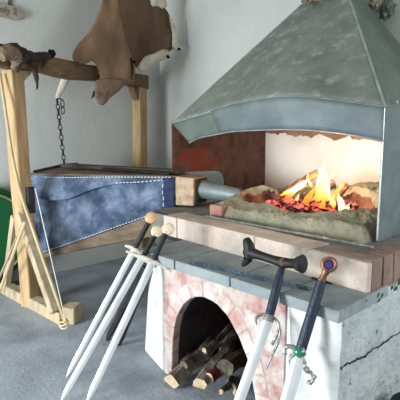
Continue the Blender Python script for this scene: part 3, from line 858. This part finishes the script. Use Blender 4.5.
def edge_dist(p, poly):
    m_ = 1e9
    for i in range(len(poly)):
        a, b_ = V(poly[i]), V(poly[i - 1]); t = max(0, min(1, (V(p) - a).dot(b_ - a) / max(1e-9, (b_ - a).length_squared)))
        m_ = min(m_, (V(p) - a - (b_ - a) * t).length)
    return m_


def sheet(poly_px, off, amp, name, mt, seed, thick=.02, step=.014):
    """a soft skin: outline in the plane beside the beam, rounded towards its edges, with folds"""
    O = V((HP.x, HP.y, 0))
    pl = []
    for x, y in poly_px:
        q = PN(x, y, HP + BN * off, BN); pl.append(((q - O).dot(BD), q.z))
    sm = [(p.x, p.y) for p in (catmull([V((a, c, 0)) for a, c in pl + [pl[0]]], 5))[:-1]]
    x0 = min(p[0] for p in sm); x1 = max(p[0] for p in sm); y0 = min(p[1] for p in sm); y1 = max(p[1] for p in sm)
    nx_, ny_ = int((x1 - x0) / step) + 2, int((y1 - y0) / step) + 2
    bm = bmesh.new(); vm = {}; key = {}
    for i in range(nx_):
        for j in range(ny_):
            c = (x0 + (i + .5) * step, y0 + (j + .5) * step)
            if inside(c, sm):
                ids = []
                for di, dj in ((0, 0), (1, 0), (1, 1), (0, 1)):
                    k = (i + di, j + dj)
                    if k not in vm:
                        X, Z = x0 + k[0] * step, y0 + k[1] * step
                        if not inside((X, Z), sm):     # pull stray corners onto the outline
                            best = None
                            for q in range(len(sm)):
                                a, b_ = V(sm[q]), V(sm[q - 1]); t = max(0, min(1, (V((X, Z)) - a).dot(b_ - a) / max(1e-9, (b_ - a).length_squared)))
                                g = a + (b_ - a) * t; dd = (g - V((X, Z))).length
                                if best is None or dd < best[0]: best = (dd, g)
                            X, Z = best[1]
                        vm[k] = (X, Z)
                        e = min(1, edge_dist((X, Z), sm) / .09)
                        f = amp * (math.sin(X * 13 + Z * 2 + seed * 2 + 2 * noise.noise(V((X * 2, Z * 2, seed)))) * .6 + noise.noise(V((X * 5, Z * 4, seed + 9))))
                        w = O + BD * X + V((0, 0, Z)) + BN * (off + (f + .05) * e ** .5 * .8)
                        key[k] = bm.verts.new(w)
                    ids.append(key[k])
                try: bm.faces.new(ids)
                except ValueError: pass
    bm.verts.index_update(); b = MB(); b.add([v.co.copy() for v in bm.verts], [tuple(v.index for v in f.verts) for f in bm.faces]); bm.free()
    return b.build(name, mt, hide, solid=thick, solidoff=-1, norm=False)


sheet([(112, -30), (103, -2), (98, 12), (90, 30), (79, 42), (73, 52), (73, 60), (80, 64), (86, 64), (93, 62), (99, 75), (97, 84), (93, 92), (92, 97), (95, 97), (99, 104), (104, 104), (110, 98), (118, 92), (124, 86),
       (131, 84), (135, 76), (134, 64), (127, 44), (121, 22), (118, 5), (117, -30)], .02, .05, 'left_flank', 'hide', 1)
sheet([(106, -30), (106, 10), (116, 40), (128, 62), (139, 68), (150, 63), (160, 58), (168, 53), (174, 48), (178, 44), (176, 34), (172, 22), (168, 12), (164, 4), (162, -30)], -.05, .05, 'right_flank', 'hide_dark', 4)
o = sheet([(137, 67), (144, 57), (154, 53), (163, 49), (169, 52), (164, 60), (155, 64), (148, 70), (140, 72)], .03, .02, 'belly_patch', 'hide_white', 2); o['label'] = 'white belly fur'
o = sheet([(148, -12), (160, -12), (167, 4), (163, 9), (157, 7), (151, 5)], .0, .012, 'flank_edge', 'hide_white', 7, .014); o['label'] = 'cream patch of fur'
o = sheet([(169, 16), (173, 22), (177, 34), (178, 42), (184, 48), (178, 51), (172, 47), (172, 36)], .0, .012, 'flank_edge', 'hide_white', 8, .012, .010); o['label'] = 'cream fringe of fur'
o = sheet([(96, 80), (108, 78), (122, 80), (120, 88), (110, 98), (104, 105), (99, 103), (94, 95)], .055, .012, 'shank', 'hide_pale', 3, .012); o['label'] = 'pale bare skin'
for x, y in ((168, 57), (179, 49), (134, 62)):
    MB().blob(PN(x, y, HP + BN * .06, BN), (.020, .020, .018), .4, 4, 2, x).build('fur_tuft', 'blackfur', hide)
for x, y, xx, yy in ((131, 58, 132, 80), (94, 92, 91, 99)):
    MB().tube([PN(x, y, HP + BN * .09, BN), PN((x + xx) / 2 + 1, (y + yy) / 2, HP + BN * .1, BN), PN(xx, yy, HP + BN * .08, BN)], [.012, .010, .004], 8).build('fur_tuft', 'blackfur', hide)
# ties that carry it
for x in (122, 146):
    q = PN(x, -24, HP, BN); MB().tube([q, V((q.x, q.y, CZ))], .006, 6).build('tie', 'cord', hide)

BD, BN = BDs, BNs
# dried skin on the post head
S0 = PA + BN * .105
sk = thing('dried_skin', 'dark shrivelled animal skin lying over the left end of the beam', 'animal skin', PN(30, 58, S0, BN))
SP = lambda x, y, o=.0: PN(x, y, S0 + BN * o, BN)
MB().tube(catmull([SP(-4, 50), SP(6, 48), SP(14, 49), SP(24, 55, .01), SP(34, 57, .012), SP(43, 56, .01), SP(50, 57)], 5),
          [.02, .03, .035, .038, .035, .03, .03, .035, .04, .045, .05, .052, .052, .052, .05, .05, .048, .045, .045, .045, .042, .04, .04, .038, .036, .034, .034, .034, .032, .028, .02], 9, rough=.16).build('body', 'dried', sk)
MB().tube(catmull([SP(0, 55), SP(8, 52, .01), SP(16, 58, .015), SP(14, 70, .0)], 5), [.05, .055, .06, .06, .065, .065, .065, .06, .06, .055, .05, .045, .04, .035, .03, .02], 9, rough=.14).build('shoulder', 'dusty', sk)
MB().tube(catmull([SP(32, 62, .02), SP(35, 72, .03), SP(37, 82, .02), SP(37, 90, .02)], 4), [.035, .034, .032, .028, .024, .022, .02, .018, .014, .012, .010, .007, .004], 8, rough=.12).build('leg', 'dried', sk)
MB().tube(catmull([SP(22, 60, .02), SP(18, 68, .035), SP(17, 73, .03)], 4), [.03, .026, .024, .02, .018, .016, .014, .01, .006], 8, rough=.1).build('leg', 'dried', sk)
MB().tube(catmull([SP(46, 60, .02), SP(43, 66, .03), SP(41, 69, .02)], 4), [.022, .02, .018, .016, .014, .012, .01, .008, .006], 8, rough=.1).build('leg', 'dried', sk)
MB().blob(SP(52, 54, .01), (.032, .032, .038), .4, 4, 2, 3).build('head', 'blackfur', sk)

# ------------------------------------------------------------------ swords
def frame_of(tip, top, facing):
    ax = (V(top) - V(tip)).normalized(); w = ax.cross(V(facing)).normalized(); n = w.cross(ax); return ax, w, n


def blade(t, o, ax, w, n, L, wd, th=.0045, tipL=.10):
    """double edged blade with a raised middle, point at the far end"""
    rs = []
    for h, k in ((0, 1), (L * .5, .90), (L - tipL, .76), (L - tipL * .4, .5), (L - .012, .18), (L, .02)):
        c = o - ax * h; a = wd / 2 * k; f = th * (.4 + .6 * k)
        rs.append([c - w * a, c - w * a * .25 + n * f, c + w * a * .25 + n * f, c + w * a, c + w * a * .25 - n * f, c - w * a * .25 - n * f])
    MB().rings(rs).build('blade', 'steel', t, smooth=False)


def disc_sword(label, pom, tip, gfrac, wd, glen, mt_p='brass'):
    pom, tip = V(pom), V(tip); ax, w, n = frame_of(tip, pom, (.62, -.75, .25))
    L = (pom - tip).length; g = tip.lerp(pom, gfrac)
    t = thing('sword', label, 'sword', tip, 'three swords leaning together')
    blade(t, g, ax, w, n, (g - tip).length - .004, wd)
    q = [g + w * (glen * k) + ax * (-.018 * abs(k) ** 2 * 2) for k in (-.5, -.3, -.1, .1, .3, .5)]
    MB().tube(q, [.008, .013, .015, .015, .013, .008], 8).build('cross_guard', 'guard', t)
    hl = (pom - g).length
    b = MB().tube([g + ax * (hl * .02), g + ax * hl * .35, g + ax * hl * .6, g + ax * (hl - .02)], [.014, .016, .015, .012], 10, flat=.8, ref=tuple(n))
    for k in range(14):
        c = g + ax * (hl * (.06 + .82 * k / 13)); b.tube([c + (w * math.cos(a) + n * math.sin(a) * .85) * .0158 + ax * .006 * a / PI for a in [i / 10 * 2 * PI for i in range(10)]], .0025, 5, closed=True)
    b.build('grip', 'leather_black', t)
    c = pom; b = MB().lathe(c - n * .014, n, [(0, 0), (.026, 0), (.037, .005), (.040, .014), (.037, .023), (.026, .028), (0, .028)], 22)
    b.build('pommel', mt_p, t); return t


tA, tB, tC = V((-1.565, -.492, .004)), V((-1.37, -.62, .004)), V((-1.24, -.53, .004))
disc_sword('leaning sword with tan pommel, leftmost of the three by the bellows nose', P(151, 218, 1, .06), P(65.5, 379, 2, .004), .80, .040, .13, 'brass_tan')
disc_sword('leaning sword in the middle of the three with pale round pommel', P(157, 231.5, 1, .04), P(60, 403, 2, .004), .83, .046, .22)
disc_sword('leaning sword nearest the arch, rightmost of the three with round pommels', P(168, 229, 1, .06), P(86, 404, 2, .004), .80, .048, .25)
# scabbard behind them
p0, p1 = P(117, 345, 2, .004), P(147, 268, 1, .005)
ax, w, n = frame_of(p0, p1, (.6, -.7, .2))
t = thing('scabbard', 'dark sword scabbard leaning in the shade left of the forge pier', 'scabbard', p0)
rs = [[p0.lerp(p1, h) + w * (.038 * k * cx) + n * (.012 * sy) for cx, sy in ((-1, 0), (-.5, 1), (.5, 1), (1, 0), (.5, -1), (-.5, -1))] for h, k in ((0, .35), (.03, .7), (.1, .85), (.5, .95), (1, 1.05))]
MB().rings(rs).build('sheath', 'scabbard', t, smooth=False)
MB().tube([p0.lerp(p1, .97), p0.lerp(p1, 1.0)], .032, 10, flat=.45, ref=tuple(n)).build('throat', 'iron', t)
p0, p1 = P(107, 340, 2, .004), P(143, 268, 1, .03)
ax, w, n = frame_of(p0, p1, (.6, -.7, .2))
t = thing('scabbard', 'narrower dark scabbard leaning behind the three swords', 'scabbard', p0)
rs = [[p0.lerp(p1, h) + w * (.026 * k * cx) + n * (.010 * sy) for cx, sy in ((-1, 0), (-.5, 1), (.5, 1), (1, 0), (.5, -1), (-.5, -1))] for h, k in ((0, .35), (.03, .7), (.1, .85), (.5, .95), (1, 1.05))]
MB().rings(rs).build('sheath', 'scabbard', t, smooth=False)
MB().tube([p0.lerp(p1, .97), p0.lerp(p1, 1.0)], .024, 10, flat=.45, ref=tuple(n)).build('throat', 'iron', t)

# sword with the wide hammer-like iron pommel
pm, gd, lo_ = P(283, 263, 1, .01), P(269, 317, 1, -.12), P(239.5, 400, 1, -.31)
ax = (pm - gd).normalized(); dz = (lo_ - gd).normalized()
tip = gd + dz * (.80)
if tip.z < .003: tip = gd + dz * ((gd.z - .003) / -dz.z)
ax2, w, n = frame_of(tip, gd, (.45, -.84, .3))
t = thing('sword', 'sword with blue grip and wide black hammer-shaped iron pommel', 'sword', tip)
blade(t, gd, ax2, w, n, (gd - tip).length - .002, .050, .004, .12)
MB().tube([gd, gd.lerp(pm, .3), gd.lerp(pm, .7), pm - ax * .02], [.021, .022, .019, .015], 12, flat=.8, ref=tuple(n)).build('grip', 'leather_blue', t)
wl, wr = P(246, 251, 1, .01), P(303, 264, 1, .01)
dl = (wl - pm); dr = (wr - pm)
b = MB().tube([pm + dl, pm + dl * .93, pm + dl * .82, pm + dl * .55, pm + dl * .25, pm, pm + dr * .35, pm + dr * .62, pm + dr * .78, pm + dr * .98, pm + dr * 1.04],
              [.026, .030, .028, .022, .022, .027, .023, .024, .036, .044, .034], 12)
b.build('pommel', 'iron', t)
u0 = V((.05, .1, 1)).normalized()
pe = pm + dl * .98
MB().tube(catmull([P(246, 238, 1, .01), P(248.5, 245, 1, .01), P(249.5, 252, 1, .01), P(248, 259, 1, .005), P(242, 266, 1, .0)], 4),
          [.014, .020, .024, .026, .028, .029, .030, .030, .030, .029, .028, .027, .024, .020, .016, .012, .006], 10).build('pommel_flare', 'iron', t)
MB().lathe(pm - n * .028, n, [(0, 0), (.018, 0), (.020, .028), (.018, .054), (0, .056)], 14).build('rivet', 'copper', t)
gA = [(-.055, -.055), (-.062, -.03), (-.045, -.006), (-.02, .006), (0, .008), (.02, .006), (.045, -.004), (.062, -.03), (.058, -.07), (.048, -.11)]
MB().tube(catmull([gd + w * a * .9 + ax * c for a, c in gA], 4), .0075, 8).build('cross_guard', 'pewter', t)
MB().lathe(gd - ax * .02, ax, [(.0, 0), (.026, 0), (.024, .02), (.021, .03), (0, .03)], 14).build('collar', 'pewter', t)
bs = gd + w * .062 - ax * .03
MB().tube(catmull([bs, bs - ax * .05 + w * .006, bs - ax * .12 - w * .006, bs - ax * .19 - w * .018], 4), [.007] * 6 + [.006] * 4 + [.004] * 3, 8).build('guard_branch', 'pewter', t)

# sword with the ring pommel and green stone
pm, gt, gd, lo_ = P(329, 264.5, 1, .01), P(321.5, 281, 1, -.015), P(301, 349, 1, -.135), P(287, 400, 1, -.235)
ax = (pm - gd).normalized(); dz = (lo_ - gd).normalized()
tip = gd + dz * ((gd.z - .003) / -dz.z)
ax2, w, n = frame_of(tip, gd, (.45, -.84, .3))
t = thing('sword', 'sword with ring pommel holding a purple stone and green stone in its guard', 'sword', tip)
blade(t, gd - ax2 * .03, ax2, w, n, (gd - tip).length - .032, .058, .004, .12)
MB().tube([gd, gd.lerp(gt, .3), gd.lerp(gt, .7), gt], [.023, .024, .023, .021], 14, flat=.85, ref=tuple(n)).build('grip', 'leather_blue', t)
MB().tube([gt - w * .045 + ax * .002, gt - w * .02, gt + w * .02, gt + w * .045 + ax * .002], [.005, .008, .008, .005], 8).build('upper_guard', 'iron', t)
MB().tube([gt, gt.lerp(pm, .35), gt.lerp(pm, .62)], [.020, .013, .018], 12, flat=.8, ref=tuple(n)).build('pommel_neck', 'copper', t)
MB().tube([pm + (ax * math.cos(a) + w * math.sin(a)) * .027 for a in [i / 24 * 2 * PI for i in range(24)]], .0095, 8, closed=True, ref=tuple(n)).build('pommel', 'copper', t)
MB().lathe(pm - n * .012, n, [(0, 0), (.020, .001), (.022, .010), (.015, .020), (0, .024)], 18).build('pommel_gem', 'gem_purple', t).__setitem__('label', 'purple stone')
MB().blob(gd - ax * .012, (.026, .022, .030), .25, 4, 3, 2).build('guard_block', 'pewter', t)
MB().lathe(gd - ax * .014 - w * .004 + n * .012, n, [(.021, 0), (.021, .010), (.012, .019), (0, .022)], 18).build('guard_gem', 'gem_green', t).__setitem__('label', 'green stone')
for sgn, pts in ((-1, [(0, 0), (.03, .004), (.055, .0), (.065, -.015), (.06, -.03), (.05, -.026)]), (1, [(0, -.01), (.02, -.03), (.036, -.055), (.05, -.07), (.07, -.072), (.085, -.09), (.078, -.115)])):
    MB().tube(catmull([gd + w * (sgn * a) + ax * c - ax * .008 for a, c in pts], 4), [.011] * 6 + [.010] * 6 + [.009] * (4 * (len(pts) - 1) + 1 - 12), 8, rough=.12).build('quillon', 'pewter', t)
for a, c in ((.05, -.07), (.085, -.09), (.075, -.118), (.03, -.05), (-.03, -.045)):
    MB().blob(gd + w * a + ax * c, .011, .3, 4, 2, a * 10).build('quillon_knob', 'pewter', t)
MB().tube(catmull([gd - w * .01 - ax * .02, gd - w * .028 - ax * .05, gd - w * .026 - ax * .085], 4), [.010] * 5 + [.007] * 4, 8).build('guard_branch', 'pewter', t)

# -------------------------------------------------------- odds and ends
# wall plaque
pw = thing('plaque', 'pale driftwood name plaque hanging high on the left wall', 'sign', P(8, 14, 0, WX + .03))
y0 = P(23, 14, 0, WX).y; z0, z1 = P(20, 21, 0, WX).z, P(20, 8, 0, WX).z
b = MB(); rs = []
for i in range(13):
    yy = lerp(y0 - .62, y0, i / 12); k = .5 + .5 * min(1, min(i, 12 - i) / 1.5); h = (z1 - z0) / 2 * k * (1 + .06 * math.sin(i * 2.1)); c = (z0 + z1) / 2 + .006 * math.sin(i)
    rs.append([V((WX + .005, yy, c - h)), V((WX + .035, yy, c - h)), V((WX + .035, yy, c + h)), V((WX + .005, yy, c + h))])
b.rings(rs).build('board', 'plaque', pw, bevel=.006)
fc_ = bpy.data.curves.new('lettering', 'FONT'); fc_.body = 'oly 2'; fc_.size = .085; fc_.extrude = .001
to = bpy.data.objects.new('lettering', fc_); COL.objects.link(to)
bpy.context.view_layer.update()
me = bpy.data.meshes.new_from_object(to); bpy.data.objects.remove(to)
lt = bpy.data.objects.new('lettering', me); COL.objects.link(lt); me.materials.clear(); me.materials.append(M['ink']); lt.parent = pw
lt.rotation_euler = (PI / 2, 0, PI / 2); lt.location = V((WX + .037, P(-2, 14, 0, WX).y, (z0 + z1) / 2 - .02)) - world(pw)
q = P(10, 4, 0, WX); MB().box(WX + .002, WX + .012, q.y - .02, q.y + .02, z1 - .03, z1 + .16).build('strap', 'ink', pw)

# green tub on its side by the wall
gc = P(3, 240, 0, -3.47)
gt_ = thing('tub', 'round green plastic tub standing behind the slanting laths at left', 'tub', V((-3.57, gc.y, 0)))
rad = gc.z if False else .37
MB().lathe((-3.665, gc.y - .14, .56), (1, 0, 0), [(0, 0), (.42, 0), (.46, .03), (.47, .15), (.42, .19), (.40, .16), (0, .14)], 40).build('shell', 'green', gt_)
MB().tube([V((-3.475, gc.y - .14 + math.cos(a) * .40, .56 + math.sin(a) * .40)) for a in [i / 40 * 2 * PI for i in range(40)]], .012, 8, closed=True, ref=(1, 0, 0)).build('rim', 'rim', gt_)
MB().box(-3.65, -3.50, gc.y - .34, gc.y + .06, 0, .115).build('stand', 'darkboard', gt_, bevel=.01)

# dark bucket at the flank of the forge
bc = V((.21, .44, 0))
t = thing('bucket', 'dark bucket standing on the floor by the right side of the forge', 'bucket', bc)
MB().lathe(bc, (0, 0, 1), [(0, 0), (.12, 0), (.145, .20), (.15, .21), (.14, .21), (.115, .02), (0, .02)], 28).build('shell', 'black', t)

# --------------------------------------------------------------- lighting
w = bpy.data.worlds.new('world'); bpy.context.scene.world = w; w.use_nodes = True
bg = w.node_tree.nodes['Background']; bg.inputs[0].default_value = (.9, .97, 1, 1); bg.inputs[1].default_value = .46


def area(name, loc, to, sx, sy, e, c):
    l = bpy.data.lights.new(name, 'AREA'); l.shape = 'RECTANGLE'; l.size = sx; l.size_y = sy; l.energy = e; l.color = c
    o = bpy.data.objects.new(name, l); COL.objects.link(o); o.location = loc
    o.rotation_euler = (V(to) - V(loc)).to_track_quat('-Z', 'Z').to_euler(); return o


area('doorway_daylight', (-2.1, -4.6, 1.15), (-1.1, .4, -1.5), 1.5, 1.7, 310, (.88, .96, 1))
area('side_fill', (2.5, .9, 1.5), (-.3, .6, .9), 1.2, 1.2, 34, (.92, 1, 1))  # added fill for the right-hand faces, no known window behind it
l = bpy.data.lights.new('fire_glow', 'POINT'); l.energy = 22; l.color = (1, .70, .47); l.shadow_soft_size = .12
o = bpy.data.objects.new('fire_glow', l); COL.objects.link(o); o.location = (-.8, 1.2, 1.2)

vs_ = bpy.context.scene.view_settings
vs_.view_transform = 'Standard'; vs_.look = 'None'; vs_.gamma = 1; vs_.use_curve_mapping = False; vs_.exposure = 0.35
